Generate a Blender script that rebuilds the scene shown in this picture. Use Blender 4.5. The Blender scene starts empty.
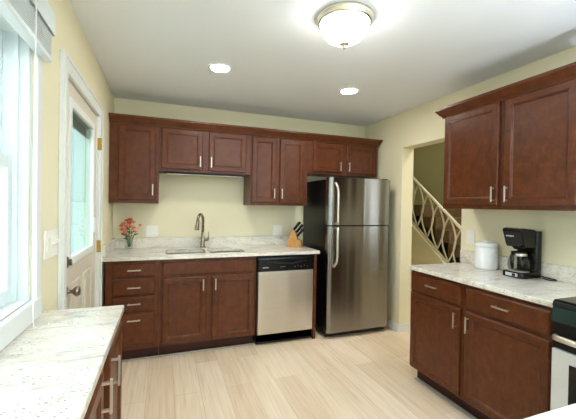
import bpy, bmesh, math, random
from mathutils import Vector, Matrix
random.seed(7)
sc = bpy.context.scene
COL = sc.collection
PI = math.pi

# ------------------------------------------------------------------ camera
CAM = (0.479, -3.748, 1.375)
yaw, pitch, roll = (math.radians(a) for a in (20.302, -0.696, 0.996))
F = Vector((math.sin(yaw)*math.cos(pitch), math.cos(yaw)*math.cos(pitch), math.sin(pitch)))
R0 = Vector((math.cos(yaw), -math.sin(yaw), 0)); U0 = R0.cross(F)
R2 = R0*math.cos(roll) + U0*math.sin(roll); U2 = U0*math.cos(roll) - R0*math.sin(roll)
cd = bpy.data.cameras.new('camera'); cam = bpy.data.objects.new('camera', cd); COL.objects.link(cam)
cd.sensor_width = 36; cd.lens = 334.392*36/576; cd.clip_start = 0.02
m = Matrix((R2, U2, -F)).transposed().to_4x4(); m.translation = Vector(CAM); cam.matrix_world = m
sc.camera = cam

# ------------------------------------------------------------------ world, daylight, exposure
w = bpy.data.worlds.new('World'); sc.world = w; w.use_nodes = True
bg = w.node_tree.nodes['Background']; bg.inputs[0].default_value = (0.90, 0.965, 1.0, 1); bg.inputs[1].default_value = 1.8
def portal(name, loc, rot, sx, sy):
    l = bpy.data.lights.new(name, 'AREA'); l.shape = 'RECTANGLE'; l.size = sx; l.size_y = sy
    l.cycles.is_portal = True
    o = bpy.data.objects.new(name, l); COL.objects.link(o); o.location = loc; o.rotation_euler = rot
portal('window_daylight', (-0.16, -2.85, 1.5), (0, -PI/2, 0), 1.1, 1.4)
portal('door_daylight', (-0.16, -1.35, 1.48), (0, -PI/2, 0), 0.9, 0.6)
portal('added_window_portal', (1.45, -6.15, 1.2), (PI/2, 0, 0), 2.3, 2.2)  # sky light through the added patio window
portal('added_hall_portal', (4.0, -3.08, 1.5), (PI/2, 0, 0), .8, 1.2)  # sky light through the added hall opening
sc.view_settings.view_transform = 'Standard'; sc.view_settings.look = 'None'
sc.view_settings.gamma = 1; sc.view_settings.use_curve_mapping = False
sc.view_settings.exposure = 0.94
LAMP = 2.3
sc.cycles.transparent_max_bounces = 24

# ------------------------------------------------------------------ materials
def lin(c):
    f = lambda v: v/12.92 if v <= .04045 else ((v+.055)/1.055)**2.4
    return tuple(f(v/255) for v in c) + (1,)
def mat(name, col, rough=.5, metal=0, spec=.5, **k):
    mt = bpy.data.materials.new(name); mt.use_nodes = True
    b = mt.node_tree.nodes['Principled BSDF']
    b.inputs['Base Color'].default_value = lin(col); b.inputs['Roughness'].default_value = rough
    b.inputs['Metallic'].default_value = metal; b.inputs['Specular IOR Level'].default_value = spec
    for kk, v in k.items(): b.inputs[kk.replace('_', ' ')].default_value = v
    return mt
def nd(mt, t, **k):
    n = mt.node_tree.nodes.new(t)
    for kk, v in k.items(): setattr(n, kk, v)
    return n
def lk(mt, a, b): mt.node_tree.links.new(a, b)
def bsdf(mt): return mt.node_tree.nodes['Principled BSDF']
def coords(mt, scale=(1,1,1), rot=(0,0,0)):
    tc = nd(mt, 'ShaderNodeTexCoord'); mp = nd(mt, 'ShaderNodeMapping')
    mp.inputs['Scale'].default_value = scale; mp.inputs['Rotation'].default_value = rot
    lk(mt, tc.outputs['Object'], mp.inputs[0]); return mp.outputs[0]
def noise(mt, vec, scale, detail=4, rough=.55, dist=0):
    n = nd(mt, 'ShaderNodeTexNoise'); n.inputs['Scale'].default_value = scale; n.inputs['Detail'].default_value = detail
    n.inputs['Roughness'].default_value = rough; n.inputs['Distortion'].default_value = dist
    lk(mt, vec, n.inputs['Vector']); return n.outputs[0]
def ramp(mt, fac, stops):
    r = nd(mt, 'ShaderNodeValToRGB'); e = r.color_ramp.elements
    while len(e) < len(stops): e.new(.5)
    for i, (p, c) in enumerate(stops): e[i].position = p; e[i].color = lin(c) if len(c) == 3 else c
    lk(mt, fac, r.inputs[0]); return r.outputs[0]
def mixc(mt, fac, a, b, mode='MIX'):
    x = nd(mt, 'ShaderNodeMix', data_type='RGBA', blend_type=mode)
    if isinstance(fac, (int, float)): x.inputs[0].default_value = fac
    else: lk(mt, fac, x.inputs[0])
    for s, v in ((6, a), (7, b)):
        if isinstance(v, tuple): x.inputs[s].default_value = lin(v)
        else: lk(mt, v, x.inputs[s])
    return x.outputs[2]
def bump(mt, h, s=.1, d=.01):
    b = nd(mt, 'ShaderNodeBump'); b.inputs['Strength'].default_value = s; b.inputs['Distance'].default_value = d
    lk(mt, h, b.inputs['Height']); lk(mt, b.outputs[0], bsdf(mt).inputs['Normal'])

def paint(name, col, rough=.6, s=.05):
    mt = mat(name, col, rough, spec=.3); v = coords(mt); bump(mt, noise(mt, v, 180, 2), s, .002)
    n = noise(mt, v, 1.3, 2); lk(mt, mixc(mt, ramp(mt, n, [(.3, (0,0,0)), (.7, (255,255,255))]), tuple(max(0, c-3) for c in col), col), bsdf(mt).inputs['Base Color'])
    return mt
M = {}
M['wall'] = paint('wall_paint', (238, 230, 198), .65)
M['ceil'] = paint('ceiling_paint', (242, 246, 249), .8)
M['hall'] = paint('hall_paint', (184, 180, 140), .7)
M['white'] = paint('white_trim_paint', (234, 236, 233), .4, .02)
M['door'] = paint('door_paint', (222, 214, 196), .4, .02)
M['vinyl'] = mat('white_vinyl', (222, 231, 232), .35)
M['plastic'] = mat('white_plastic', (246, 243, 234), .35)
M['strip'] = mat('grey_floor_trim', (186, 180, 170), .6)

def wood(name, dark, mid, light, seed=0, rough=.34):
    mt = mat(name, mid, rough, spec=.28)
    v = coords(mt, (1, 1, .8)); a = noise(mt, v, 20, 7, .68, .3)
    g = noise(mt, coords(mt, (30, 30, 1.6)), 6, 4, .6, .3)
    c = ramp(mt, a, [(.2, dark), (.5, mid), (.82, light)])
    c = mixc(mt, .18, c, ramp(mt, g, [(.3, dark), (.72, light)]))
    lk(mt, c, bsdf(mt).inputs['Base Color'])
    bsdf(mt).inputs['Coat Weight'].default_value = .08; bsdf(mt).inputs['Coat Roughness'].default_value = .25
    bump(mt, g, .04, .002); return mt
M['wood'] = wood('stained_cherry', (54, 24, 9), (88, 43, 18), (120, 66, 32))
M['kick'] = wood('dark_toe_wood', (48, 20, 14), (62, 27, 18), (74, 33, 22), rough=.5)
M['block'] = wood('light_block_wood', (168, 116, 62), (190, 138, 78), (206, 158, 96), rough=.5)

def granite():
    mt = mat('pale_granite', (226, 222, 212), .12, spec=.5)
    v = coords(mt)
    vein = noise(mt, coords(mt, (1.0, 3.2, 3.2), (0, 0, .5)), 3.2, 8, .62, 1.6)
    c = ramp(mt, vein, [(.30, (176, 172, 166)), (.40, (218, 214, 205)), (.50, (238, 235, 226)), (.70, (246, 244, 238))])
    fine = noise(mt, v, 55, 6, .7)
    c = mixc(mt, .45, c, ramp(mt, fine, [(.32, (190, 184, 174)), (.5, (238, 234, 224)), (.7, (250, 248, 242))]), 'MULTIPLY')
    warm = noise(mt, v, 6, 4, .6, 1)  # beige patches, boosted so the colour carries warm reflected light
    c = mixc(mt, ramp(mt, warm, [(.40, (20,20,20)), (.68, (150,150,150))]), c, (226, 210, 182))
    sp = nd(mt, 'ShaderNodeTexVoronoi'); sp.inputs['Scale'].default_value = 58; lk(mt, coords(mt, (1, 1.8, 1.8), (0, 0, .5)), sp.inputs['Vector'])
    msk = noise(mt, v, 9, 3)
    d = nd(mt, 'ShaderNodeMath', operation='MULTIPLY')
    lk(mt, ramp(mt, sp.outputs['Distance'], [(.15, (255,255,255)), (.25, (0,0,0))]), d.inputs[0])
    lk(mt, ramp(mt, msk, [(.48, (0,0,0)), (.56, (255,255,255))]), d.inputs[1])
    c = mixc(mt, d.outputs[0], c, (126, 120, 118))
    lk(mt, c, bsdf(mt).inputs['Base Color']); return mt
M['granite'] = granite()

def planks():
    mt = mat('pale_plank_floor', (226, 206, 172), .3, spec=.4)
    v = coords(mt, (1, 1, 1), (0, 0, PI/2))
    b = nd(mt, 'ShaderNodeTexBrick'); b.offset = .37; b.offset_frequency = 2
    for k, x in (('Scale', 1), ('Mortar Size', .0016), ('Mortar Smooth', .2), ('Bias', 0), ('Brick Width', 1.25), ('Row Height', .187)): b.inputs[k].default_value = x
    b.inputs['Color1'].default_value = lin((250, 236, 217)); b.inputs['Color2'].default_value = lin((236, 216, 192)); b.inputs['Mortar'].default_value = lin((214, 194, 168))
    lk(mt, v, b.inputs['Vector'])
    g = noise(mt, coords(mt, (10, .35, 1)), 4, 8, .62, .4)
    g2 = noise(mt, coords(mt, (70, 1.1, 1)), 3, 4, .6, .2)
    c = mixc(mt, .55, b.outputs[0], ramp(mt, g, [(.28, (204, 178, 142)), (.45, (242, 230, 210)), (.66, (255, 252, 248))]), 'MULTIPLY')
    c = mixc(mt, .35, c, ramp(mt, g2, [(.3, (206, 186, 158)), (.6, (255, 252, 246))]), 'MULTIPLY')
    lk(mt, c, bsdf(mt).inputs['Base Color']); bump(mt, b.outputs[1], .12, -.002); return mt
M['floor'] = planks()

def steel(name, col=(152, 149, 145), rough=.26, aniso=.75, rot=0.0):
    mt = mat(name, col, rough, 1.0)
    b = bsdf(mt); b.inputs['Anisotropic'].default_value = aniso; b.inputs['Anisotropic Rotation'].default_value = rot
    t = nd(mt, 'ShaderNodeTangent'); t.direction_type = 'RADIAL'; t.axis = 'Z'; lk(mt, t.outputs[0], b.inputs['Tangent'])
    n = noise(mt, coords(mt, (1, 1, 90)), 4, 3); bump(mt, noise(mt, coords(mt, (1, 1, .03)), 5.5, 1), .5, .02)
    lk(mt, mixc(mt, n, tuple(int(c*.93) for c in col), tuple(min(255, int(c*1.05)) for c in col)), b.inputs['Base Color'])
    return mt
M['steel'] = steel('brushed_steel', rough=.24, aniso=.85, rot=.25)
M['dwsteel'] = steel('satin_steel', (208, 200, 188), .34, .5)
M['nickel'] = mat('brushed_nickel', (214, 208, 198), .34, 1)
M['sinksteel'] = mat('sink_steel', (196, 194, 190), .22, 1)
M['bronze'] = mat('aged_nickel_faucet', (158, 146, 128), .26, 1)
M['knobmetal'] = mat('antique_pewter', (146, 134, 122), .3, 1)
M['brass'] = mat('polished_brass', (214, 178, 96), .25, 1)
M['lampmetal'] = mat('satin_brass_nickel', (222, 214, 198), .25, 1)
M['black'] = mat('black_enamel', (12, 12, 13), .3, spec=.3)
M['blackplastic'] = mat('black_plastic', (12, 12, 13), .2, spec=.35)
M['blackmatte'] = mat('matte_black', (10, 10, 10), .6)
M['greenreflect'] = mat('black_glass_green_reflection', (3, 24, 10), .22, spec=.3)  # black panel glass with a green outdoor reflection painted into its colour
M['enamel'] = mat('white_enamel', (232, 234, 234), .22)
M['ceramic'] = mat('white_ceramic', (240, 240, 240), .3)
M['rangefront'] = mat('pale_steel_front', (214, 218, 218), .4, .35)
M['badge'] = mat('silver_marks', (200, 200, 204), .4, .2)
M['greymark'] = mat('grey_marks', (110, 112, 116), .5)
M['cord'] = mat('white_cord', (244, 244, 240), .6)
M['petal'] = mat('orange_red_petal', (240, 112, 84), .6)
M['petal2'] = mat('coral_petal', (248, 150, 120), .6)
M['stem'] = mat('green_stem', (58, 92, 40), .6)
M['leaf'] = mat('dark_leaf', (44, 70, 30), .6)
M['stairwood'] = wood('dark_stair_tread', (84, 62, 44), (112, 86, 62), (132, 104, 76), rough=.5)
M['rail'] = mat('cream_metal_rail', (226, 222, 200), .4)
M['siding'] = mat('pale_siding', (188, 214, 214), .7)
M['concrete'] = paint('pale_patio_concrete', (196, 194, 188), .9)
M['grey_slat'] = mat('grey_blind_slat', (150, 140, 126), .5)
M['coffeemark'] = mat('pale_print', (190, 192, 200), .4)
def glass(name, col=(255, 255, 255), ior=1.35):
    mt = bpy.data.materials.new(name); mt.use_nodes = True; nt = mt.node_tree; nt.nodes.clear()
    o = nt.nodes.new('ShaderNodeOutputMaterial'); t = nt.nodes.new('ShaderNodeBsdfTransparent'); g = nt.nodes.new('ShaderNodeBsdfGlossy')
    g.inputs['Roughness'].default_value = .03; t.inputs[0].default_value = lin(col)
    fr = nt.nodes.new('ShaderNodeFresnel'); fr.inputs[0].default_value = ior
    mx = nt.nodes.new('ShaderNodeMixShader'); ge = nt.nodes.new('ShaderNodeNewGeometry'); ma = nt.nodes.new('ShaderNodeMath'); ma.operation = 'SUBTRACT'; ma.use_clamp = True
    nt.links.new(fr.outputs[0], ma.inputs[0]); nt.links.new(ge.outputs['Backfacing'], ma.inputs[1]); nt.links.new(ma.outputs[0], mx.inputs[0])
    nt.links.new(t.outputs[0], mx.inputs[1]); nt.links.new(g.outputs[0], mx.inputs[2]); nt.links.new(mx.outputs[0], o.inputs[0]); return mt
M['pane'] = glass('window_glass', (250, 255, 255), 1.2)
M['doorpane'] = glass('tinted_door_glass', (232, 244, 244), 1.2)
M['vaseglass'] = glass('vase_glass', (249, 252, 250))
M['carafe'] = glass('carafe_glass', (238, 238, 236))
def emit(name, col, s):
    mt = mat(name, (250, 248, 240), .4); b = bsdf(mt)
    b.inputs['Emission Color'].default_value = lin(col); b.inputs['Emission Strength'].default_value = s; return mt
M['dome'] = emit('lit_opal_glass', (255, 253, 250), 4.5*LAMP)
M['uplight'] = emit('added_fill_bulb', (216, 233, 255), 5600.0)  # glow of the added ceiling fill lamp
M['hallglow'] = emit('added_hall_glow', (255, 250, 240), 100.0)  # glow of the added hall lamp
M['bulb'] = emit('lit_downlight_lens', (255, 251, 244), 42.0*LAMP)

# ------------------------------------------------------------------ mesh helpers
class MB:
    def __init__(s): s.bm = bmesh.new()
    def box(s, x0, x1, y0, y1, z0, z1, bev=0, seg=2):
        r = bmesh.ops.create_cube(s.bm, size=1); vs = r['verts']
        for v in vs: v.co = Vector(((x0+x1)/2 + v.co.x*abs(x1-x0), (y0+y1)/2 + v.co.y*abs(y1-y0), (z0+z1)/2 + v.co.z*abs(z1-z0)))
        if bev:
            es = list({e for v in vs for e in v.link_edges})
            bmesh.ops.bevel(s.bm, geom=es, offset=bev, segments=seg, affect='EDGES', profile=.5)
        return s
    def tube(s, pts, r, n=10, cap=True, flat=1.0):
        pts = [Vector(p) for p in pts]; rs = r if isinstance(r, (list, tuple)) else [r]*len(pts)
        rings = []; t0 = (pts[1]-pts[0]).normalized()
        ref = Vector((0, 0, 1)) if abs(t0.z) < .9 else Vector((1, 0, 0))
        nrm = (ref - t0*ref.dot(t0)).normalized()
        for i, p in enumerate(pts):
            t = (pts[min(i+1, len(pts)-1)] - pts[max(i-1, 0)]).normalized()
            nrm = (nrm - t*nrm.dot(t)).normalized(); b = t.cross(nrm)
            rings.append([s.bm.verts.new(p + (nrm*math.cos(2*PI*k/n) + b*math.sin(2*PI*k/n)*flat)*rs[i]) for k in range(n)])
        for a, c in zip(rings, rings[1:]):
            for k in range(n):
                f = s.bm.faces.new((a[k], a[(k+1) % n], c[(k+1) % n], c[k])); f.smooth = True
        if cap:
            s.bm.faces.new(rings[0][::-1]); s.bm.faces.new(rings[-1])
        return s
    def lathe(s, prof, c, n=32, axis=(0, 0, 1), smooth=True, cap=True):
        ax = Vector(axis).normalized(); q = Vector((0, 0, 1)).rotation_difference(ax)
        rings = []
        for r, z in prof:
            rings.append([s.bm.verts.new(Vector(c) + q @ Vector((max(r, 1e-4)*math.cos(2*PI*k/n), max(r, 1e-4)*math.sin(2*PI*k/n), z))) for k in range(n)])
        for a, b in zip(rings, rings[1:]):
            for k in range(n):
                f = s.bm.faces.new((a[k], a[(k+1) % n], b[(k+1) % n], b[k])); f.smooth = smooth
        if cap:
            s.bm.faces.new(rings[0][::-1]); s.bm.faces.new(rings[-1])
        return s
    def prism(s, poly, d0, d1, plane='xz', bev=0):
        """extrude a 2-D outline; plane names the two axes the outline lies in"""
        def P(a, b, d): return {'xz': Vector((a, d, b)), 'yz': Vector((d, a, b)), 'xy': Vector((a, b, d))}[plane]
        A = [s.bm.verts.new(P(a, b, d0)) for a, b in poly]; B = [s.bm.verts.new(P(a, b, d1)) for a, b in poly]
        fs = [s.bm.faces.new(A[::-1]), s.bm.faces.new(B)]; n = len(poly)
        for k in range(n): fs.append(s.bm.faces.new((A[k], A[(k+1) % n], B[(k+1) % n], B[k])))
        bmesh.ops.recalc_face_normals(s.bm, faces=fs)
        if bev:
            es = list({e for f in fs for e in f.edges}); bmesh.ops.bevel(s.bm, geom=es, offset=bev, segments=2, affect='EDGES', profile=.5)
        return s
    def plate(s, outer, holes, z0, z1):
        """flat slab in xy with holes"""
        es = []; tops = []
        for loop in [outer] + holes:
            vs = [s.bm.verts.new((x, y, z1)) for x, y in loop]; tops.append(vs)
            for k in range(len(vs)): es.append(s.bm.edges.new((vs[k], vs[(k+1) % len(vs)])))
        r = bmesh.ops.triangle_fill(s.bm, edges=es, use_beauty=True)
        fs = [g for g in r['geom'] if isinstance(g, bmesh.types.BMFace)]
        e = bmesh.ops.extrude_face_region(s.bm, geom=fs)
        nv = [g for g in e['geom'] if isinstance(g, bmesh.types.BMVert)]
        for v in nv: v.co.z = z0
        bmesh.ops.recalc_face_normals(s.bm, faces=s.bm.faces[:]); return s
    def sphere(s, c, r, sub=2, scale=(1, 1, 1)):
        q = bmesh.ops.create_icosphere(s.bm, subdivisions=sub, radius=r)
        for v in q['verts']: v.co = Vector((v.co.x*scale[0], v.co.y*scale[1], v.co.z*scale[2])) + Vector(c)
        for f in {f for v in q['verts'] for f in v.link_faces}: f.smooth = True
        return s
    def map(s, fn):
        for v in s.bm.verts: v.co = fn(v.co)
        return s
def world_loc(o):
    p = Vector((0, 0, 0))
    while o is not None: p = p + o.location; o = o.parent
    return p
def build(name, mb, mt, parent=None, base=None, kind=None):
    off = world_loc(parent) if parent else Vector(base) if base else Vector((0, 0, 0))
    bm = mb.bm
    for v in bm.verts: v.co -= off
    bmesh.ops.recalc_face_normals(bm, faces=bm.faces[:])
    me = bpy.data.meshes.new(name); bm.to_mesh(me); bm.free(); me.materials.append(mt)
    o = bpy.data.objects.new(name, me); COL.objects.link(o)
    if parent: o.parent = parent
    elif base: o.location = base
    if kind: o['kind'] = kind
    return o
def tag(o, label, cat, group=None):
    o['label'] = label; o['category'] = cat
    if group: o['group'] = group
    return o
def thing(name, label, cat, base, group=None):
    o = bpy.data.objects.new(name, None); COL.objects.link(o); o.location = base; o.empty_display_size = .05
    return tag(o, label, cat, group)
def copy_tree(o, parent=None):
    c = o.copy(); COL.objects.link(c)
    if parent: c.parent = parent
    for ch in list(o.children): copy_tree(ch, c)
    return c
def lab(o, s): o['label'] = s; return o
def rrect(x0, x1, y0, y1, r, n=6):
    out = []
    for cx, cy, a0 in ((x1-r, y1-r, 0), (x0+r, y1-r, PI/2), (x0+r, y0+r, PI), (x1-r, y0+r, 1.5*PI)):
        for k in range(n+1): a = a0 + PI/2*k/n; out.append((cx + r*math.cos(a), cy + r*math.sin(a)))
    return out

# ------------------------------------------------------------------ room shell
XR, HC, YN = 2.92, 2.42, -6.1       # right wall, ceiling, near wall
TW = .15
build('floor', MB().box(-.15, 5.05, YN-.15, 1.6, -.06, 0), M['floor'], kind='structure')
build('ceiling', MB().box(-.15, XR+TW, YN-.15, .15, HC, HC+.1), M['ceil'], kind='structure')
wl = MB()   # left wall with window and door openings
WY0, WY1, WZ0, WZ1 = -3.45, -2.2, .995, 2.02
DY0, DY1, DZ = -1.776, -.862, 2.045
wl.box(-TW, 0, YN-.15, WY0, 0, HC).box(-TW, 0, WY0, WY1, 0, WZ0).box(-TW, 0, WY0, WY1, WZ1, HC)
wl.box(-TW, 0, WY1, DY0, 0, HC).box(-TW, 0, DY0, DY1, DZ, HC).box(-TW, 0, DY1, .15, 0, HC)
build('wall_left', wl, M['wall'], kind='structure')
build('wall_back', MB().box(0, XR+TW, 0, .15, 0, HC), M['wall'], kind='structure')
OY0, OY1, OZ = -1.53, -.735, 2.03
build('wall_right', MB().box(XR, XR+TW, OY1, 0, 0, HC).box(XR, XR+TW, OY0, OY1, OZ, HC).box(XR, XR+TW, YN-.15, OY0, 0, HC), M['wall'], kind='structure')
wn = MB().box(0, .3, YN-.15, YN, 0, HC).box(2.6, XR, YN-.15, YN, 0, HC).box(.3, 2.6, YN-.15, YN, 2.3, HC)
build('wall_near', wn, M['wall'], kind='structure')
# hall and stairwell beyond the opening
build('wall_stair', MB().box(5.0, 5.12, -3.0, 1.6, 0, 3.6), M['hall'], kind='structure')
build('wall_hall_added', MB().box(XR+TW, 3.6, -3.1, -3.0, 0, 3.6).box(4.4, 5.12, -3.1, -3.0, 0, 3.6).box(3.6, 4.4, -3.1, -3.0, 0, .9).box(3.6, 4.4, -3.1, -3.0, 2.1, 3.6), M['hall'], kind='structure')  # unseen end wall added to hold back hall daylight, opening sized for it
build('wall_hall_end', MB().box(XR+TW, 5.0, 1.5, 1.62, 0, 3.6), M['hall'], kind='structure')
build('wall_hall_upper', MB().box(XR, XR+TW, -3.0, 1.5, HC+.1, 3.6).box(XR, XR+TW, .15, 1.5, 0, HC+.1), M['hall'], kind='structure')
build('ceiling_hall', MB().box(XR, 5.12, -3.0, 1.62, 3.6, 3.7), M['ceil'], kind='structure')
# baseboards
build('baseboard_right', MB().box(XR-.014, XR, OY1, -.02, 0, .085, .003).box(XR-.014, XR+TW, OY1-.014, OY1, 0, .085, .003), M['white'], kind='structure')
# thin floor trims along the toe kicks
build('trim_1', MB().box(2.372, 2.412, -2.66, -1.60, .0005, .008, .002), M['strip'], kind='structure')
build('trim_2', MB().box(.04, 1.315, -.572, -.552, .0005, .012, .003), M['strip'], kind='structure')

# window: casing, jamb, two sashes, panes
wf = MB()
wf.box(0, .018, WY1, WY1+.056, .92, 2.10, .003).box(0, .018, WY0-.056, WY0, .92, 2.10, .003).box(0, .018, WY0-.056, WY1+.056, WZ1, 2.10, .003)
win = build('window_1', wf, M['white'], kind='structure')
build('window_sill', MB().box(0, .022, WY0-.056, WY1+.056, .918, WZ0, .004).box(-TW, .0, WY0, WY1, WZ0-.02, WZ0+.004), M['white'], win)
jb = MB().box(-TW, -.004, WY1-.022, WY1, WZ0, WZ1).box(-TW, -.004, WY0, WY0+.022, WZ0, WZ1).box(-TW, -.004, WY0, WY1, WZ1-.022, WZ1)
jb.box(-.05, -.035, WY1-.034, WY1-.02, WZ0, WZ1).box(-.095, -.085, WY1-.034, WY1-.02, WZ0, WZ1)
build('window_jamb', jb, M['vinyl'], win)
def sash(x, y0, y1, z0, z1, nm):
    t = .045
    s_ = build(nm, MB().box(x-.017, x+.017, y0, y0+t, z0, z1, .003).box(x-.017, x+.017, y1-t, y1, z0, z1, .003).box(x-.017, x+.017, y0+t, y1-t, z0, z0+t+.01, .003).box(x-.017, x+.017, y0+t, y1-t, z1-t, z1, .003), M['vinyl'], win)
    build('window_pane', MB().box(x-.003, x+.003, y0+t-.005, y1-t+.005, z0+t, z1-t+.005), M['pane'], s_)
sash(-.067, WY0+.022, WY1-.024, WZ0+.004, 1.54, 'lower_sash')
sash(-.112, WY0+.022, WY1-.024, 1.50, WZ1-.022, 'upper_sash')

# unseen patio window added behind the viewer to let in more daylight
pw = build('added_window', MB().box(.3, .36, YN-.12, YN-.04, 0, 2.3).box(2.54, 2.6, YN-.12, YN-.04, 0, 2.3).box(.36, 2.54, YN-.12, YN-.04, 2.24, 2.3).box(.36, 2.54, YN-.12, YN-.04, 0, .06).box(1.41, 1.49, YN-.12, YN-.04, .06, 2.24), M['white'], kind='structure')
build('window_pane', MB().box(.36, 2.54, YN-.083, YN-.077, .06, 2.24), M['pane'], pw)

# exterior door with half glass
cas = MB()
def casing(y0, y1, z1):
    cas.box(0, .02, y0-.081, y0, 0, z1+.081, .004).box(0, .02, y1, y1+.081, 0, z1+.081, .004).box(0, .02, y0, y1, z1, z1+.081, .004)
    cas.box(.02, .027, y0-.081, y0-.06, 0, z1+.081, .003).box(.02, .027, y1+.06, y1+.081, 0, z1+.081, .003).box(.02, .027, y0-.06, y1+.06, z1+.06, z1+.081, .003)
casing(DY0, DY1, DZ-.02)
cas.box(-TW, -.001, DY0, DY0+.018, 0, DZ).box(-TW, -.001, DY1-.018, DY1, 0, DZ).box(-TW, -.001, DY0, DY1, DZ-.02, DZ)
build('trim_3', cas, M['white'], kind='structure')
d0, d1, dz1 = DY0+.021, DY1-.021, DZ-.024
GY0, GY1, GZ0, GZ1 = -1.645, -1.045, 1.06, 1.90
sl = MB()
for a in ((d0, GY0, .008, dz1), (GY1, d1, .008, dz1), (GY0, GY1, .008, GZ0), (GY0, GY1, GZ1, dz1)): sl.box(-.05, -.006, *a)
door = build('door_1', sl, M['door'], kind='structure')
gf = MB()
for a, b, c, e in ((GY0-.035, GY0+.012, GZ0-.035, GZ1+.035), (GY1-.012, GY1+.035, GZ0-.035, GZ1+.035), (GY0+.012, GY1-.012, GZ0-.035, GZ0+.012), (GY0+.012, GY1-.012, GZ1-.012, GZ1+.035)): gf.box(-.012, .008, a, b, c, e, .005)
build('glass_frame', gf, M['white'], door)
build('door_pane', MB().box(-.022, -.016, GY0, GY1, GZ0, GZ1), M['doorpane'], door)
build('door_pane', MB().box(-.044, -.038, GY0, GY1, GZ0, GZ1), M['pane'], door)
bl = MB()
for k in range(7): bl.box(-.036, -.024, GY0+.006, GY1-.006, GZ1-.016-.0115*k, GZ1-.007-.0115*k)
build('enclosed_blind', bl, M['grey_slat'], door)
build('blind_slider', MB().box(.008, .018, GY1-.008, GY1+.014, 1.16, 1.27, .003), M['white'], door)
for y0, y1 in ((-1.63, -1.38), (-1.30, -1.05)):
    pn = MB()
    o = [(y0, .25), (y1, .25), (y1, .92), (y0, .92)]
    for a, b, c, e in ((y0, y1, .25, .268), (y0, y1, .902, .92), (y0, y0+.018, .268, .902), (y1-.018, y1, .268, .902)): pn.box(-.007, .003, a, b, c, e, .003)
    pn.box(-.007, .001, y0+.05, y1-.05, .30, .87, .006)
    build('raised_panel', pn, M['door'], door)
build('door_knob', MB().lathe([(.032, 0), (.033, .004), (.026, .010), (.011, .014), (.010, .034), (.018, .040), (.027, .050), (.028, .060), (.022, .068), (.006, .071)], (-.006, -1.70, .90), 24, (1, 0, 0)), M['knobmetal'], door)
build('deadbolt', MB().lathe([(.031, 0), (.033, .005), (.028, .014), (.014, .017), (.013, .019)], (-.006, -1.70, 1.055), 24, (1, 0, 0)).box(.012, .026, -1.706, -1.694, 1.038, 1.072, .003), M['knobmetal'], door)
for z in (1.04, 1.815, .25):
    build('hinge', MB().tube([(.022, DY1-.004, z-.045), (.022, DY1-.004, z+.045)], .006, 10).box(.0, .0215, DY1-.010, DY1+.004, z-.045, z+.045), M['brass'], door)

# outside: patio slab, neighbouring siding
build('ground_outside', MB().box(-12, -.15, -12, 12, -.12, -.06), M['concrete'], kind='structure')
sd = MB()
for k in range(22): sd.box(-7.5, -.6, 4.9-.012, 5.0, .15*k, .15*k+.145)
build('wall_neighbour', sd, M['siding'], kind='structure')

# ------------------------------------------------------------------ cabinet kit
def face_map(facing, ox, oy):
    """local (u along the face to the right as seen, n out of the face, z)"""
    if facing == 'S': return lambda c: Vector((ox + c.x, oy - c.y, c.z))      # face looks to -y
    if facing == 'W': return lambda c: Vector((ox - c.y, oy - c.x, c.z))      # looks to -x
    return lambda c: Vector((ox + c.y, oy + c.x, c.z))                        # looks to +x
def panel_door(u0, u1, z0, z1, st=.056):
    mb = MB(); bm = mb.bm
    def ring(d, n): return [bm.verts.new((u0+d, n, z0+d)), bm.verts.new((u1-d, n, z0+d)), bm.verts.new((u1-d, n, z1-d)), bm.verts.new((u0+d, n, z1-d))]
    prof = [(0, 0), (0, .013), (.005, .018), (.007, .019), (st-.012, .019), (st-.009, .015), (st-.004, .0155), (st, .010), (st+.002, .009)]
    rs = [ring(d, n) for d, n in prof]
    for a, b in zip(rs, rs[1:]):
        for k in range(4): bm.faces.new((a[k], a[(k+1) % 4], b[(k+1) % 4], b[k]))
    bm.faces.new(rs[0][::-1]); bm.faces.new(rs[-1]); return mb
def slab_front(u0, u1, z0, z1):
    mb = MB(); bm = mb.bm
    def ring(d, n): return [bm.verts.new((u0+d, n, z0+d)), bm.verts.new((u1-d, n, z0+d)), bm.verts.new((u1-d, n, z1-d)), bm.verts.new((u0+d, n, z1-d))]
    rs = [ring(d, n) for d, n in ((0, 0), (0, .011), (.003, .014), (.010, .0185), (.013, .019))]
    for a, b in zip(rs, rs[1:]):
        for k in range(4): bm.faces.new((a[k], a[(k+1) % 4], b[(k+1) % 4], b[k]))
    bm.faces.new(rs[0][::-1]); bm.faces.new(rs[-1]); return mb
def pull(uc, zc, vert, L=.105, n0=.019):
    mb = MB(); h = L/2
    for s_ in (-1, 1):
        a = s_*(h-.012)
        if vert: mb.box(uc-.004, uc+.004, n0, n0+.024, zc+a-.004, zc+a+.004)
        else: mb.box(uc+a-.004, uc+a+.004, n0, n0+.024, zc-.004, zc+.004)
    if vert: mb.box(uc-.0052, uc+.0052, n0+.020, n0+.028, zc-h, zc+h, .002)
    else: mb.box(uc-h, uc+h, n0+.020, n0+.028, zc-.0052, zc+.0052, .002)
    return mb
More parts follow.
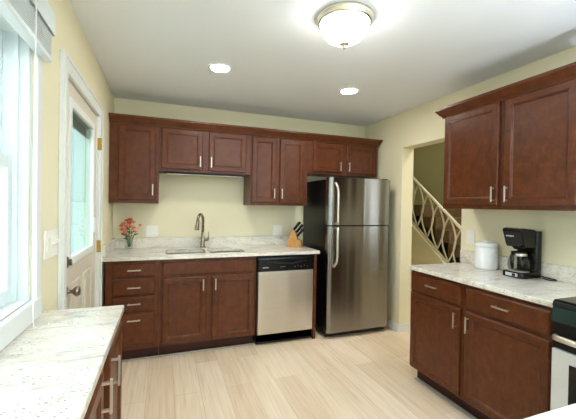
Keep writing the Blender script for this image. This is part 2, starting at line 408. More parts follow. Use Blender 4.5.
def cabinet(name, label, facing, ox, oy, W, D, z0, z1, kick=0, doors=(), drawers=(), top=True, group=None, face_x=None):
    """ox, oy: left end of the face as seen; W along the face, D behind it"""
    fm = face_map(facing, ox, oy)
    b = fm(Vector((W/2, -D/2, 0))); root = thing(name, label, 'cabinet', (b.x, b.y, z0), group)
    t = .018; zb = z0 + kick
    cb = MB().box(0, t, -D, -.02, zb, z1).box(W-t, W, -D, -.02, zb, z1).box(t, W-t, -D, -.02, zb, zb+t).box(t, W-t, -D, -D+.01, zb+t, z1)
    if top: cb.box(t, W-t, -D+.01, -.02, z1-t, z1)
    cb.box(0, W, -.02, 0, zb, z1, .001, 1)
    build('carcass', cb.map(fm), M['wood'], root)
    if kick: build('toe_kick', MB().box(0, W, -D, -.075, z0+.001, zb).map(fm), M['kick'], root)
    for u0, u1, a, c, hu, hz in doors:
        d = build('door', panel_door(u0, u1, a, c).map(fm), M['wood'], root)
        if hu is not None: build('handle', pull(hu, hz, True).map(fm), M['nickel'], d)
    for u0, u1, a, c, hu, hz in drawers:
        nm = 'drawer' if hu is not None else 'false_front'
        d = build(nm, slab_front(u0, u1, a, c).map(fm), M['wood'], root)
        if hu is not None: build('handle', pull(hu, hz, False).map(fm), M['nickel'], d)
    return root
G = .0015
# --- back wall base run (face at y=-.61)
FB = -.611
cabinet('drawer_base_cabinet', 'dark cherry base cabinet with four stacked drawers in the corner by the door', 'S', .025, FB, .422, .60, 0, .882, .11,
        drawers=[(.055, .387, .740, .858, .221, .800), (.055, .387, .586, .722, .221, .652), (.055, .387, .446, .568, .221, .512), (.055, .387, .150, .428, .221, .372)], top=False)
cabinet('sink_base_cabinet', 'wide dark cherry base cabinet with two doors under the kitchen sink', 'S', .447+G, FB, .872-G, .60, 0, .882, .11,
        doors=[(.022, .402, .135, .712, .372, .640), (.452, .850, .120, .712, .482, .640)], drawers=[(.022, .850, .735, .856, None, 0)], top=False)
tag(build('end_panel', MB().box(1.932, 1.962, -.622, -.012, .001, .882, .002), M['wood'], base=(1.947, -.31, 0)), 'narrow dark cherry end panel between dishwasher and refrigerator', 'panel')
# --- back wall uppers (face at y=-.325)
FU = -.326; UB, UT = 1.372, 2.125
cabinet('wall_cabinet', 'tall single door dark cherry wall cabinet in the corner above the vase of flowers', 'S', .006, FU, .419, .322, UB, UT,
        doors=[(.074, .392, UB+.03, 2.095, .368, 1.50)])
cabinet('wall_cabinet', 'short two door dark cherry wall cabinet above the faucet', 'S', .425+G, FU, .895-G, .322, 1.685, UT,
        doors=[(.022, .404, 1.708, 2.095, .380, 1.79), (.462, .842, 1.704, 2.095, .486, 1.79)])
cabinet('wall_cabinet', 'tall two door dark cherry wall cabinet above the wooden knife block', 'S', 1.320+G, FU, .645-G, .322, UB, UT,
        doors=[(.012, .276, UB+.033, 2.088, .254, 1.50), (.318, .596, UB+.026, 2.088, .340, 1.50)])
cabinet('wall_cabinet', 'short two door dark cherry wall cabinet above the steel refrigerator', 'S', 1.965+G, FU, .912-G, .322, 1.735, UT,
        doors=[(.064, .424, 1.762, 2.083, .400, 1.83), (.490, .872, 1.758, 2.083, .514, 1.83)])
def crown_prof(s): return [(0, 2.100), (.012, 2.100), (.016, 2.112), (.030, 2.126), (.048, 2.152), (.055, 2.158), (.055, 2.176), (0, 2.176)]
cp = crown_prof(1)
def crown(path):
    """sweep the crown profile along a mitred path; path(a) gives the plan points at projection a"""
    mb = MB(); bm = mb.bm
    rows = [[bm.verts.new((x, y, z)) for x, y in path(a)] for a, z in cp]
    n = len(rows)
    for k in range(n):
        A, B = rows[k], rows[(k+1) % n]
        for q in range(len(A)-1): bm.faces.new((A[q], A[q+1], B[q+1], B[q]))
    bm.faces.new([q[0] for q in rows]); bm.faces.new([q[-1] for q in rows][::-1])
    return mb
cm = crown(lambda a: [(.004, FU-.001-a), (2.8775+a*.7, FU-.001-a), (2.8775+a*.7, -.004)])
tag(build('crown_molding', cm, M['wood'], base=(1.44, -.33, 2.1)), 'dark cherry crown molding along the top of the back wall cabinets', 'molding')
ul = thing('under_cabinet_light', 'thin dark light bar under the cabinet above the faucet', 'light', (.87, -.28, 1.664))
build('housing', MB().box(.47, 1.27, -.30, -.255, 1.666, 1.684, .003), M['blackmatte'], ul)
build('lens', MB().box(.50, 1.24, -.295, -.26, 1.663, 1.667), M['plastic'], ul)

# --- right wall base run (face at x=2.34, looking -x)
FX = 2.341
cabinet('base_cabinet', 'narrower dark cherry base cabinet with one drawer and door, beside the opening to the stairs', 'W', FX, -1.595, .503, .575, 0, .882, .11,
        doors=[(.010, .480, .125, .708, .452, .625)], drawers=[(.010, .480, .730, .862, .240, .800)], top=False)
cabinet('base_cabinet', 'wider dark cherry base cabinet with one drawer and door, beside the range', 'W', FX, -2.098-G, .552-G, .575, 0, .882, .11,
        doors=[(.018, .530, .125, .708, .044, .625)], drawers=[(.018, .530, .730, .862, .272, .800)], top=False)
# --- right wall uppers
FV = 2.602
cabinet('wall_cabinet', 'single door dark cherry wall cabinet beside the opening to the stairs', 'W', FV, -1.637, .492, .316, UB, UT,
        doors=[(.016, .482, UB+.03, 2.100, .456, 1.475)])
cabinet('wall_cabinet', 'wide two door dark cherry wall cabinet above the coffee maker', 'W', FV, -2.129-G, .93-G, .316, UB, UT,
        doors=[(.030, .452, UB+.026, 2.100, .058, 1.475), (.486, .905, UB+.026, 2.100, .880, 1.475)])
cm = crown(lambda a: [(FV-.001-a, -3.058), (FV-.001-a, -1.6365+a), (XR-.003, -1.6365+a)])
tag(build('crown_molding', cm, M['wood'], base=(FV, -2.3, 2.1)), 'dark cherry crown molding along the top of the right wall cabinets', 'molding')

# --- left shallow run (face at x=.295 looking +x)
FLX = .295
cabinet('base_cabinet', 'shallow dark cherry base cabinet under the window, at the far end of its counter', 'E', FLX, -2.56, .44, .285, 0, .882, .1,
        doors=[(.075, .425, .12, .858, .100, .79)], top=False)
cabinet('base_cabinet', 'shallow dark cherry base cabinet under the window, second from the far counter end', 'E', FLX, -3.06, .50-G, .285, 0, .882, .1,
        doors=[(.03, .445, .12, .858, .415, .80)], top=False)
cabinet('base_cabinet', 'shallow dark cherry base cabinet under the window, third from the far counter end', 'E', FLX, -3.56, .50-G, .285, 0, .882, .1,
        doors=[(.03, .455, .12, .858, .430, .80)], top=False)

# --- foreground counter on the right
cabinet('base_cabinet', 'dark cherry base cabinet under the bright foreground counter', 'W', 1.02, -3.28, .60, .50, 0, .882, .1, doors=[(.02, .58, .12, .858, .05, .79)], top=False)
t = thing('countertop', 'bright pale granite counter corner at the bottom right foreground', 'countertop', (1.28, -3.6, .884))
build('slab', MB().box(.985, 1.56, -3.92, -3.242, .884, .914, .004), M['granite'], t)

# ------------------------------------------------------------------ countertops
t = thing('countertop', 'pale granite countertop with sink along the back wall', 'countertop', (1.0, -.32, .884))
SX0, SXM, SX1, SY0, SY1 = .500, .872, 1.225, -.555, -.245
build('slab', MB().plate([(.002, -.002), (.002, -.645), (1.985, -.645), (1.985, -.002)],
      [rrect(SX0, SXM-.022, SY0, SY1, .05), rrect(SXM+.022, SX1, SY0, SY1, .05)], .884, .914), M['granite'], t)
build('backsplash', MB().box(.024, 1.985, -.024, -.002, .9145, 1.016, .002), M['granite'], t)
build('side_splash', MB().box(.002, .023, -.62, -.002, .9145, 1.016, .002), M['granite'], t)
sk = thing('kitchen_sink', 'double bowl stainless sink set into the back wall countertop', 'sink', ((SX0+SX1)/2, (SY0+SY1)/2, .70))
for x0, x1 in ((SX0, SXM-.022), (SXM+.022, SX1)):
    mb = MB(); bm = mb.bm; rings = []
    for d, z in ((.016, .8835), (-.002, .8835), (.004, .80), (.02, .705), (.06, .70)):
        rings.append([bm.verts.new((x, y, z)) for x, y in rrect(x0-d if d > .01 and z > .88 else x0+d, x1+d if d > .01 and z > .88 else x1-d, SY0-(d if d > .01 and z > .88 else -d), SY1+(d if d > .01 and z > .88 else -d), .05)])
    for a, b in zip(rings, rings[1:]):
        n = len(a)
        for k in range(n): f = bm.faces.new((a[k], a[(k+1) % n], b[(k+1) % n], b[k])); f.smooth = True
    bm.faces.new(rings[-1])
    bw = build('bowl', mb, M['sinksteel'], sk)
    build('drain', MB().lathe([(.043, 0), (.043, .004), (.03, .005), (.012, .003)], ((x0+x1)/2, -.38, .7005), 24), M['nickel'], bw)
    build('rim', MB().plate(rrect(x0-.007, x1+.007, SY0-.007, SY1+.007, .055), [rrect(x0+.002, x1-.002, SY0+.002, SY1-.002, .048)], .9143, .9163), M['sinksteel'], sk)
# right
t = thing('countertop', 'pale granite countertop along the right wall, holding canister and coffee maker', 'countertop', (2.61, -2.12, .884))
build('slab', MB().box(2.31, XR-.002, -2.650, -1.583, .884, .914, .004), M['granite'], t)
build('backsplash', MB().box(XR-.024, XR-.002, -2.650, -1.545, .9145, 1.016, .002), M['granite'], t)
t = thing('countertop', 'shallow pale granite countertop under the bright window on the left', 'countertop', (.158, -2.8, .884))
build('slab', MB().box(.002, .315, -4.2, -2.082, .884, .914, .004), M['granite'], t)

# ------------------------------------------------------------------ dishwasher
t = thing('dishwasher', 'stainless dishwasher with black control panel between sink cabinet and refrigerator', 'dishwasher', (1.625, -.33, 0))
build('body', MB().box(1.327, 1.925, -.600, -.05, .03, .868), M['blackmatte'], t)
dd = build('door', MB().box(1.336, 1.918, -.640, -.602, .112, .724, .006), M['dwsteel'], t)
cp_ = build('control_panel', MB().prism([(-.602, .728), (-.642, .728), (-.646, .74), (-.646, .845), (-.640, .862), (-.602, .864)], 1.334, 1.920, 'yz', .002), M['blackplastic'], t)
hp = [(1.43+.40*k/16, -.648-.010*math.sin(PI*k/16), .826-.020*math.sin(PI*k/16)) for k in range(17)]
build('grip', MB().tube(hp, .007, 8), M['black'], cp_)
mk = MB()
for k in range(7): mk.box(1.378+k*.0085, 1.384+k*.0085, -.6468, -.6458, .763, .772)
build('brand_mark', mk, M['badge'], cp_)
for k in range(3): build('button_mark', MB().box(1.555+k*.02, 1.569+k*.02, -.6468, -.6458, .766, .772), M['greymark'], cp_)
for k in range(5): build('button_mark', MB().box(1.705+k*.034, 1.717+k*.034, -.6468, -.6458, .762+.008*(k % 2), .768+.008*(k % 2)), M['greymark'], cp_)
build('toe_panel', MB().box(1.330, 1.922, -.600, -.56, .012, .108), M['black'], t)
for x in (1.36, 1.89): build('foot', MB().lathe([(.016, 0), (.016, .01), (.008, .012), (.008, .034)], (x, -.53, 0), 12), M['black'], t)

# ------------------------------------------------------------------ refrigerator
FXA, FXB = 2.052, 2.806
t = thing('refrigerator', 'stainless top freezer refrigerator with black sides beside the back counter', 'refrigerator', ((FXA+FXB)/2, -.35, 0))
build('cabinet_body', MB().box(FXA+.002, FXB-.002, -.615, -.03, .03, 1.655, .004), M['black'], t)
def fdoor(z0, z1, nm):
    pts = []
    r = .042
    for k in range(7): a = PI + PI/2*k/6; pts.append((FXA+r + r*math.cos(a), -.662 + r*math.sin(a)))
    for k in range(7): a = 1.5*PI + PI/2*k/6; pts.append((FXB-r*.5 + r*.5*math.cos(a), -.676 + r*.5*math.sin(a)))
    pts += [(FXB, -.622), (FXA, -.622)]
    mb = MB().prism(pts, z0, z1, 'xy')
    for f in mb.bm.faces:
        if abs(f.normal.z) < .5: f.smooth = False
    return build(nm, mb, M['steel'], t)
fz = fdoor(1.180, 1.672, 'freezer_door'); fr = fdoor(.068, 1.168, 'refrigerator_door')
def fhandle(za, zb, parent):      # za: attached end far from the seam, zb: end by the seam
    x = FXA+.082; s = 1 if zb > za else -1
    pts = [(x-.022, -.692, za), (x-.018, -.715, za+s*.006), (x-.006, -.738, za+s*.045), (x, -.744, za+s*.10), (x, -.744, (za+zb)/2), (x, -.744, zb-s*.03), (x, -.742, zb)]
    build('handle', MB().tube(pts, .0125, 12).box(x-.008, x+.008, -.742, -.690, min(zb, zb-s*.02), max(zb, zb-s*.02), .003), M['nickel'], parent)
fhandle(1.615, 1.188, fz); fhandle(.755, 1.160, fr)
bd = MB()
for a, b, c, e in ((2.688, 2.752, 1.618, 1.621), (2.688, 2.752, 1.572, 1.575), (2.688, 2.691, 1.575, 1.618), (2.749, 2.752, 1.575, 1.618), (2.696, 2.744, 1.592, 1.600)): bd.box(a, b, -.6915, -.6895, c, e)
build('brand_badge', bd, M['greymark'], fz)
build('base_grille', MB().box(FXA+.01, FXB-.01, -.640, -.60, .012, .062, .004), M['black'], t)
for x in (FXA+.06, FXB-.06): build('foot', MB().lathe([(.02, 0), (.02, .012), (.009, .014), (.009, .034)], (x, -.59, 0), 12), M['black'], t)
build('hinge_cap', MB().box(FXB-.09, FXB-.01, -.66, -.58, 1.656, 1.684, .004), M['black'], t)

# ------------------------------------------------------------------ range
RY0, RY1 = -3.418, -2.656
t = thing('range', 'range with black glossy front panel and pale oven door at the right picture edge', 'range', (2.6, -3.03, 0))
build('body', MB().box(2.335, 2.89, RY0, RY1, .03, .90), M['black'], t)
build('cooktop', MB().prism([(2.285, .905), (2.292, .926), (2.305, .934), (2.885, .934), (2.885, .902), (2.29, .90)], RY0, RY1, 'xz', .003), M['blackplastic'], t)
build('control_panel', MB().prism([(2.284, .902), (2.270, .83), (2.335, .83), (2.335, .902)], RY0+.004, RY1-.004, 'xz', .003), M['greenreflect'], t)
bk = build('backguard', MB().box(2.85, 2.915, RY0, RY1, .934, 1.10, .008), M['black'], t)
build('vent_band', MB().box(2.290, 2.335, RY0+.004, RY1-.004, .700, .828, .004), M['black'], t)
od = build('oven_door', MB().box(2.280, 2.334, RY0+.006, RY1-.006, .20, .698, .006), M['rangefront'], t)
build('oven_window', MB().box(2.2775, 2.2805, RY0+.10, RY1-.085, .30, .645), M['blackplastic'], od)
hp = [(2.288, RY1-.02, .755), (2.262, RY1-.03, .760)] + [(2.25-.004*math.sin(PI*k/10), RY1-.05-.66*k/10, .762) for k in range(11)] + [(2.262, RY0+.03, .760), (2.288, RY0+.02, .755)]
build('oven_handle', MB().tube(hp, .015, 12, flat=.8), M['nickel'], od)
build('storage_drawer', MB().box(2.284, 2.334, RY0+.006, RY1-.006, .06, .195, .005), M['rangefront'], t)
for y in (-3.2, -2.87):
    for x in (2.45, 2.72):
        build('burner', MB().lathe([(.09, 0), (.09, .003), (.085, .004), (.02, .004)], (x, y, .9342), 28), M['blackmatte'], t)
for y in (RY0+.05, RY1-.05): build('foot', MB().lathe([(.018, 0), (.018, .012), (.01, .014), (.01, .034)], (2.40, y, 0), 12), M['black'], t)

# ------------------------------------------------------------------ faucet
fx, fy = .862, -.150
t = thing('faucet', 'brushed nickel gooseneck faucet standing behind the sink', 'faucet', (fx, fy, .9145))
build('base_plate', MB().prism(rrect(fx-.075, fx+.075, fy-.026, fy+.026, .025), .9145, .922, 'xy', .002), M['bronze'], t)
build('column', MB().lathe([(.026, 0), (.026, .012), (.022, .02), (.020, .11), (.017, .118), (.015, .17)], (fx, fy, .922), 20), M['bronze'], t)
dx, dy = -.50, -.866
pts = [(fx, fy, 1.08), (fx, fy, 1.20)]
for k in range(1, 13):
    a = PI*k/12*0.94; rr = .062
    pts.append((fx + dx*rr*(1-math.cos(a)), fy + dy*rr*(1-math.cos(a)), 1.20 + rr*math.sin(a)*1.1))
build('spout', MB().tube(pts, .0145, 12), M['bronze'], t)
e = Vector(pts[-1]); q = Vector((dx*.25, dy*.25, -1)).normalized()
build('spray_head', MB().tube([e, e+q*.02, e+q*.045, e+q*.10, e+q*.105], [.015, .0175, .0185, .024, .021], 14), M['bronze'], t)
hd = build('handle', MB().tube([(fx+.018, fy, 1.0), (fx+.055, fy-.01, 1.0)], [.014, .013], 12).tube([(fx+.055, fy-.01, .992), (fx+.057, fy-.011, 1.03), (fx+.058, fy-.012, 1.085)], [.010, .007, .006], 10), M['bronze'], t)

# ------------------------------------------------------------------ vase and flowers
vx, vy = .158, -.115
t = thing('vase', 'clear glass vase on the counter corner beside the white door', 'vase', (vx, vy, .9145))
build('glass_body', MB().lathe([(.030, 0), (.034, .004), (.035, .06), (.032, .10), (.038, .128), (.035, .128), (.029, .10), (.032, .06), (.031, .008), (.004, .008)], (vx, vy, .9145), 24), M['vaseglass'], t)
build('water', MB().lathe([(.0285, .0085), (.030, .05), (.029, .075), (.004, .075)], (vx, vy, .9145), 24), M['pane'], t)
FL = [(-.045, .25, -.02), (-.02, .275, .02), (.01, .285, -.03), (.035, .26, .01), (-.055, .19, -.03), (-.015, .225, -.05), (.03, .215, -.045), (.095, .235, .0), (-.03, .16, -.045), (.055, .175, -.02), (0, .25, 0), (-.065, .225, .02)]
for i, (px, pz, py) in enumerate(FL):
    base = (vx + px*.12, vy + py*.12, .94)
    f = thing('flower', 'orange red blossom on a green stem in the clear glass vase', 'flower', base, 'blossoms in the glass vase')
    tip = Vector((vx+px, vy+py, .9145+pz)); b0 = Vector(base); md = b0.lerp(tip, .45); md.x = b0.x + (tip.x-b0.x)*.3; md.y = b0.y + (tip.y-b0.y)*.3
    build('stem', MB().tube([b0, md, tip], .0016, 6), M['stem'], f)
    bm_ = MB(); n = 6; up = (tip - md).normalized(); qq = Vector((0, 0, 1)).rotation_difference(up)
    rr = .022 if i != 7 else .014
    for k in range(n):
        a = 2*PI*k/n + i
        pts = [tip + qq @ Vector((math.cos(a)*rr*s_, math.sin(a)*rr*s_, h_*rr)) for s_, h_ in ((.05, 0), (.45, .5), (.8, .75), (1.1, .6))]
        bm_.tube(pts, [.003, .008, .010, .003], 6, flat=1.0)
    build('blossom', bm_, M['petal'] if i % 3 else M['petal2'], f)
    for s_ in (.55, .75):
        lm = MB()
        c0 = b0.lerp(tip, s_); a = i*2.1+s_*9
        lm.tube([c0, c0+Vector((math.cos(a)*.018, math.sin(a)*.018, .012)), c0+Vector((math.cos(a)*.036, math.sin(a)*.036, .012))], [.002, .006, .001], 6, flat=.35)
        build('leaf', lm, M['leaf'], f)

# ------------------------------------------------------------------ knife block and knives
kb = Vector((1.845, -.265, .9145)); ca, sa = math.cos(-.5), math.sin(-.5)
def K(p): return Vector((kb.x + p.x*ca - p.y*sa, kb.y + p.x*sa + p.y*ca, kb.z + p.z))
prof = [(-.080, 0), (-.022, .192), (.014, .178), (.042, .085), (.086, .075), (.088, 0)]
t = thing('knife_block', 'light wooden knife block on the back counter beside the refrigerator', 'knife block', kb)
build('block_body', MB().prism(prof, -.055, .055, 'xz', .003).map(K), M['block'], t)
ax = Vector((.62, 0, .78)).normalized()
KP = [(-.006, -.036, .187, .11), (-.006, .0, .187, .115), (-.006, .036, .187, .11), (.021, -.038, .156, .115), (.021, -.013, .156, .12), (.021, .013, .156, .115), (.021, .038, .156, .11), (.034, -.030, .114, .11), (.034, 0, .114, .11), (.034, .030, .114, .11)]
for i, (a, b, z, L) in enumerate(KP):
    p = Vector((a, b, z)); w0 = K(p)
    k = thing('kitchen_knife', 'black handled kitchen knife standing in the light wooden block', 'knife', w0, 'knives in the wooden block')
    build('handle', MB().tube([p+ax*.006, p+ax*.02, p+ax*L*.6, p+ax*(L-.008), p+ax*L], [.011, .013, .0135, .0155, .010], 8, flat=.72).map(K), M['blackplastic'], k)
    build('bolster', MB().tube([p-ax*.004, p+ax*.007], .0068, 8, flat=.6).map(K), M['nickel'], k)

# ------------------------------------------------------------------ canister
cx, cy = 2.815, -1.862
t = thing('canister', 'white lidded canister on the right counter beside the coffee maker', 'canister', (cx, cy, .9145))
build('body', MB().lathe([(.070, 0), (.077, .005), (.0785, .02), (.0785, .165), (.077, .168)], (cx, cy, .9145), 36), M['ceramic'], t)
ld = build('lid', MB().lathe([(.0795, .169), (.081, .173), (.081, .192), (.078, .198), (.05, .204), (.006, .206)], (cx, cy, .9145), 36), M['ceramic'], t)
build('lid_knob', MB().lathe([(.008, .2055), (.008, .214), (.016, .222), (.012, .23), (.002, .232)], (cx, cy, .9145), 18), M['ceramic'], ld)
d = Vector((-.30, -.95, 0)).normalized()
pc = Vector((cx, cy, 0)) + d*.082
build('spoon_clip', MB().tube([(pc.x-.016, pc.y+.003, 1.045), (pc.x, pc.y-.004, 1.060), (pc.x+.016, pc.y-.002, 1.068)], [.004, .009, .007], 10), M['ceramic'], t)

# ------------------------------------------------------------------ coffee maker
A0, A1, B0, B1 = 2.690, 2.890, -2.232, -2.078      # x and y extents
CZ = .9145
t = thing('coffee_maker', 'black drip coffee maker with glass carafe on the right counter', 'coffee maker', (2.78, -2.145, CZ))
bs = build('base', MB().prism(rrect(A0, A1, B0, B1, .03), CZ, CZ+.040, 'xy', .006), M['blackplastic'], t)
cpn = build('control_strip', MB().box(A0-.002, A0+.003, B0+.035, B1-.035, CZ+.010, CZ+.032, .001), M['coffeemark'], bs)
build('switch', MB().box(A0-.005, A0, B0+.05, B0+.07, CZ+.013, CZ+.029, .001), M['blackplastic'], bs)
build('warming_plate', MB().lathe([(.062, 0), (.062, .004), (.058, .005), (.01, .004)], (A0+.068, (B0+B1)/2, CZ+.0402), 28), M['nickel'], bs)
build('water_tower', MB().prism(rrect(A0+.138, A1, B0+.004, B1-.004, .022), CZ+.0405, CZ+.315, 'xy', .004), M['blackplastic'], t)
hd = build('brew_head', MB().prism([(A0+.137, CZ+.205), (A0+.035, CZ+.205), (A0+.022, CZ+.225), (A0-.012, CZ+.318), (A0-.010, CZ+.330), (A0+.02, CZ+.336), (A0+.137, CZ+.325)], B0+.012, B1-.012, 'xz', .007), M['blackplastic'], t)
mk = MB()
for k in range(6): mk.box(A0+.008, A0+.010, B1-.085+k*.009, B1-.079+k*.009, CZ+.275, CZ+.284)
mk.map(lambda c: Vector((c.x - (c.z-CZ-.225)*.365 + .011, c.y, c.z)))
build('brand_mark', mk, M['badge'], hd)
build('filter_basket', MB().lathe([(.030, 0), (.040, .014), (.038, .016)], (A0+.068, (B0+B1)/2, CZ+.190), 24), M['blackplastic'], t)
c_ = (A0+.068, (B0+B1)/2, CZ+.0455)
tc_ = thing('coffee_carafe', 'glass carafe with black handle standing in the coffee maker', 'carafe', c_)
build('glass_bowl', MB().lathe([(.052, 0), (.061, .008), (.067, .035), (.064, .065), (.050, .105), (.046, .115), (.043, .115), (.047, .104), (.061, .064), (.064, .035), (.058, .010), (.004, .004)], c_, 28), M['carafe'], tc_)
build('band', MB().lathe([(.0475, .098), (.051, .100), (.048, .114), (.0475, .116)], c_, 28, cap=False), M['nickel'], tc_)
build('carafe_lid', MB().lathe([(.048, .1165), (.046, .128), (.006, .134)], c_, 24), M['blackplastic'], tc_)
build('carafe_handle', MB().tube([(c_[0]-.046, c_[1]-.004, c_[2]+.108), (c_[0]-.072, c_[1]-.01, c_[2]+.116), (c_[0]-.086, c_[1]-.014, c_[2]+.10), (c_[0]-.084, c_[1]-.014, c_[2]+.045), (c_[0]-.074, c_[1]-.01, c_[2]+.018)], [.009, .011, .012, .011, .008], 10), M['blackplastic'], tc_)
cpts = [(A1-.03, B0+.004, CZ+.016), (A1-.02, B0-.03, CZ+.010), (A1-.012, B0-.075, CZ+.006), (A1-.03, B0-.10, CZ+.005), (A1-.06, B0-.085, CZ+.005), (A1-.055, B0-.045, CZ+.005), (A1-.03, B0-.02, CZ+.006)]
cv = []
for i in range(len(cpts)-1):
    p0, p1, p2, p3 = (Vector(cpts[max(0, min(len(cpts)-1, j))]) for j in (i-1, i, i+1, i+2))
    for k in range(6):
        s_ = k/6; cv.append(.5*((2*p1) + (p2-p0)*s_ + (2*p0-5*p1+4*p2-p3)*s_*s_ + (3*p1-p0-3*p2+p3)*s_**3))
build('power_cord', MB().tube(cv, .0042, 8), M['blackmatte'], t)

# ------------------------------------------------------------------ outlets and switches
def outlet_S(x, z, w_, label, gang):
    t = thing('wall_outlet', label, 'outlet', (x, -.004, z))
    build('cover_plate', MB().box(x-w_/2, x+w_/2, -.0065, -.0005, z-.0575, z+.0575, .002), M['plastic'], t)
    for g in range(gang):
        gx = x + (g-(gang-1)/2)*.046
        for dz in (-.024, .024): build('socket', MB().prism(rrect(gx-.016, gx+.016, z+dz-.014, z+dz+.014, .008, 4), -.009, -.0062, 'xz').box(gx-.007, gx-.005, -.0096, -.0088, z+dz-.004, z+dz+.006).box(gx+.005, gx+.007, -.0096, -.0088, z+dz-.004, z+dz+.006), M['plastic'], t)
outlet_S(.362, 1.080, .116, 'white double outlet plate on back wall between vase and faucet', 2)
outlet_S(1.735, 1.078, .116, 'white double outlet plate on back wall above the knife block', 2)
t = thing('wall_outlet', 'white outlet plate on the right wall behind the canister', 'outlet', (XR-.004, -1.63, 1.13))
build('cover_plate', MB().box(XR-.0065, XR-.0005, -1.672, -1.588, 1.072, 1.192, .002), M['plastic'], t)
for dz in (-.024, .024): build('socket', MB().prism(rrect(-1.646, -1.614, 1.132+dz-.014, 1.132+dz+.014, .008, 4), XR-.009, XR-.0062, 'yz'), M['plastic'], t)
t = thing('light_switch', 'white triple switch plate on the left wall between window and door', 'switch', (.004, -1.975, 1.19))
build('cover_plate', MB().box(.0005, .008, -2.066, -1.885, 1.125, 1.25, .003), M['plastic'], t)
build('rocker', MB().box(.007, .012, -2.045, -2.011, 1.155, 1.22, .002), M['plastic'], t)
for y in (-1.975, -1.925):
    build('toggle', MB().box(.007, .010, y-.010, y+.010, 1.165, 1.21, .001).prism([(.009, 1.182), (.030, 1.192), (.030, 1.200), (.009, 1.200)], y-.005, y+.005, 'xz', .001), M['plastic'], t)

# ------------------------------------------------------------------ window blind and cord
t = thing('window_blind', 'raised white mini blind mounted above the left window', 'blind', (.03, -2.8, 1.93))
build('headrail', MB().box(.004, .048, -3.52, -2.125, 2.085, 2.135, .003), M['vinyl'], t)
st = MB()
for k in range(16): st.box(.010, .044, -3.51, -2.135, 1.962+.0072*k, 1.9655+.0072*k)
build('slat_stack', st, M['vinyl'], t)
build('valance', MB().box(.048, .053, -3.53, -2.12, 2.05, 2.14, .002).box(.004, .048, -2.1245, -2.12, 2.05, 2.14), M['vinyl'], t)
build('bottom_rail', MB().box(.008, .047, -3.515, -2.13, 1.938, 1.958, .004), M['vinyl'], t)
pts = [(.058, -2.36, 2.10), (.057, -2.36, 1.5), (.055, -2.355, .99), (.056, -2.352, .935), (.066, -2.33, .919), (.085, -2.29, .918), (.075, -2.262, .918)]
build('pull_cord', MB().tube(pts, .0022, 6), M['cord'], t)
build('cord_tassel', MB().lathe([(.003, .03), (.006, .024), (.008, .004), (.005, 0)], (.056, -2.357, 1.145), 12), M['cord'], t)

# ------------------------------------------------------------------ ceiling lights
lx, ly = 1.402, -2.105
t = thing('ceiling_light', 'flush mount ceiling light with lit opal glass dome and brass ring', 'light', (lx, ly, HC))
build('metal_pan', MB().lathe([(.146, -.001), (.155, -.004), (.156, -.020), (.147, -.028), (.149, -.034), (.142, -.042), (.135, -.044), (.133, -.03)], (lx, ly, HC), 40), M['lampmetal'], t)
build('glass_dome', MB().lathe([(.133, -.036), (.131, -.055), (.120, -.085), (.096, -.115), (.058, -.137), (.015, -.146), (.003, -.146)], (lx, ly, HC), 40), M['dome'], t)
build('finial', MB().lathe([(.026, -.1445), (.028, -.149), (.014, -.154), (.008, -.162), (.010, -.168), (.003, -.175)], (lx, ly, HC), 20), M['lampmetal'], t)
def can(x, y, label):
    t = thing('recessed_light', label, 'light', (x, y, HC))
    build('trim_ring', MB().lathe([(.090, -.0005), (.089, -.006), (.078, -.008), (.070, -.003), (.068, -.0008)], (x, y, HC), 32, cap=False), M['white'], t)
    build('lens', MB().lathe([(.069, -.001), (.06, -.004), (.003, -.006)], (x, y, HC), 28), M['bulb'], t)
can(.867, -1.143, 'lit recessed ceiling light above the sink side, left of the dome light')
can(2.034, -1.083, 'lit recessed ceiling light in front of the refrigerator cabinets')

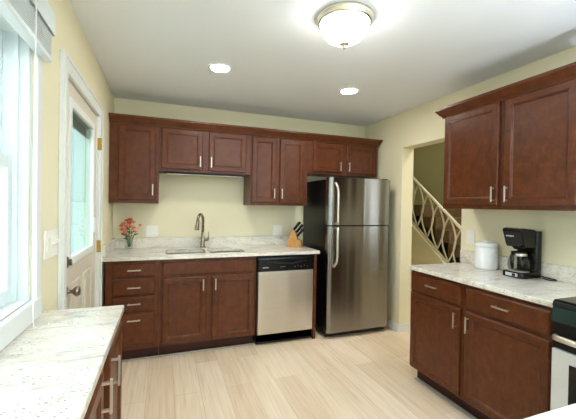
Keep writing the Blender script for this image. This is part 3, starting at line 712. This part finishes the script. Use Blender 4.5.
# ------------------------------------------------------------------ stairs and railing
t = thing('staircase', 'staircase with dark brown steps rising behind the white railing', 'staircase', (4.5, -.6, 0))
rise, run = .17, .235; z = .06; k = 0
nose = .106; top = 1.42
n_low = 8
for j in range(0, n_low+1):
    zt = top - rise*j; yf = nose - run*j
    if zt < .02: continue
    y1 = 1.49 if j == 0 else yf + run + .02
    build('step', MB().box(4.0, 4.995, yf, y1, max(.001, zt-rise+.002), zt, .006), M['stairwood'], t)
zb = lambda y: 1.015 + .735*(y-.058)
ztp = lambda y: 1.131 + .785*(y+.591)
sw = MB().prism([(-1.2, .001), (1.49, .001), (1.49, zb(1.49)-.03), (-1.2, zb(-1.2)-.03)], 3.90, 3.985, 'yz')
build('wall_stringer', sw, M['wall'], kind='structure')
t = thing('stair_railing', 'cream metal railing of curved crossing bars on the staircase', 'railing', (3.945, -.3, .8))
def bar(name, fz, y0, y1, r): build(name, MB().tube([(3.945, y0, fz(y0)), (3.945, (y0+y1)/2, fz((y0+y1)/2)), (3.945, y1, fz(y1))], r, 8), M['rail'], t)
bar('handrail', ztp, -.72, 1.3, .021); bar('bottom_rail', lambda y: zb(y)-.01, -.72, 1.3, .015)
build('end_post', MB().box(3.93, 3.96, -.735, -.705, zb(-.72)-.03, ztp(-.72)+.02, .003), M['rail'], t)
sp_ = .192; yc = -.60
while yc < 1.2:
    for s_ in (-1, 1):
        pts = []
        for k in range(13):
            f = k/12; y = yc + s_*.115*math.sin(PI*f)
            za, zc = zb(yc), ztp(yc)
            pts.append((3.945 + .004*s_, y, za + (zc-za)*f - .72*0))
        build('curved_bar', MB().tube(pts, .0115, 6), M['rail'], t)
    yc += sp_

# ------------------------------------------------------------------ unseen uplight added behind the viewer to bounce light off the ceiling
t = thing('added_fill_lamp', 'unseen uplight lamp added behind the viewer to brighten the ceiling', 'lamp', (2.15, -4.7, 0))
build('base', MB().lathe([(.14, 0), (.14, .012), (.02, .03), (.012, .035)], (2.15, -4.7, .001), 28), M['nickel'], t)
build('pole', MB().tube([(2.15, -4.7, .03), (2.15, -4.7, 1.35)], .012, 12), M['nickel'], t)
build('bowl', MB().lathe([(.015, 0), (.09, .02), (.17, .12), (.165, .12), (.085, .025), (.004, .006)], (2.15, -4.7, 1.35), 32), M['nickel'], t)
build('bulb', MB().sphere((2.15, -4.7, 1.395), .032, 3), M['uplight'], t)
t = thing('added_hall_light', 'unseen round ceiling light added to brighten the stair hall', 'light', (4.0, -1.9, 3.6))  # lamp added out of view to lift the dim stair hall
build('metal_pan', MB().lathe([(.15, -.001), (.16, -.006), (.155, -.03), (.14, -.034)], (4.0, -1.9, 3.6), 32), M['lampmetal'], t)
build('glass_dome', MB().lathe([(.138, -.035), (.125, -.08), (.07, -.115), (.003, -.122)], (4.0, -1.9, 3.6), 32), M['hallglow'], t)
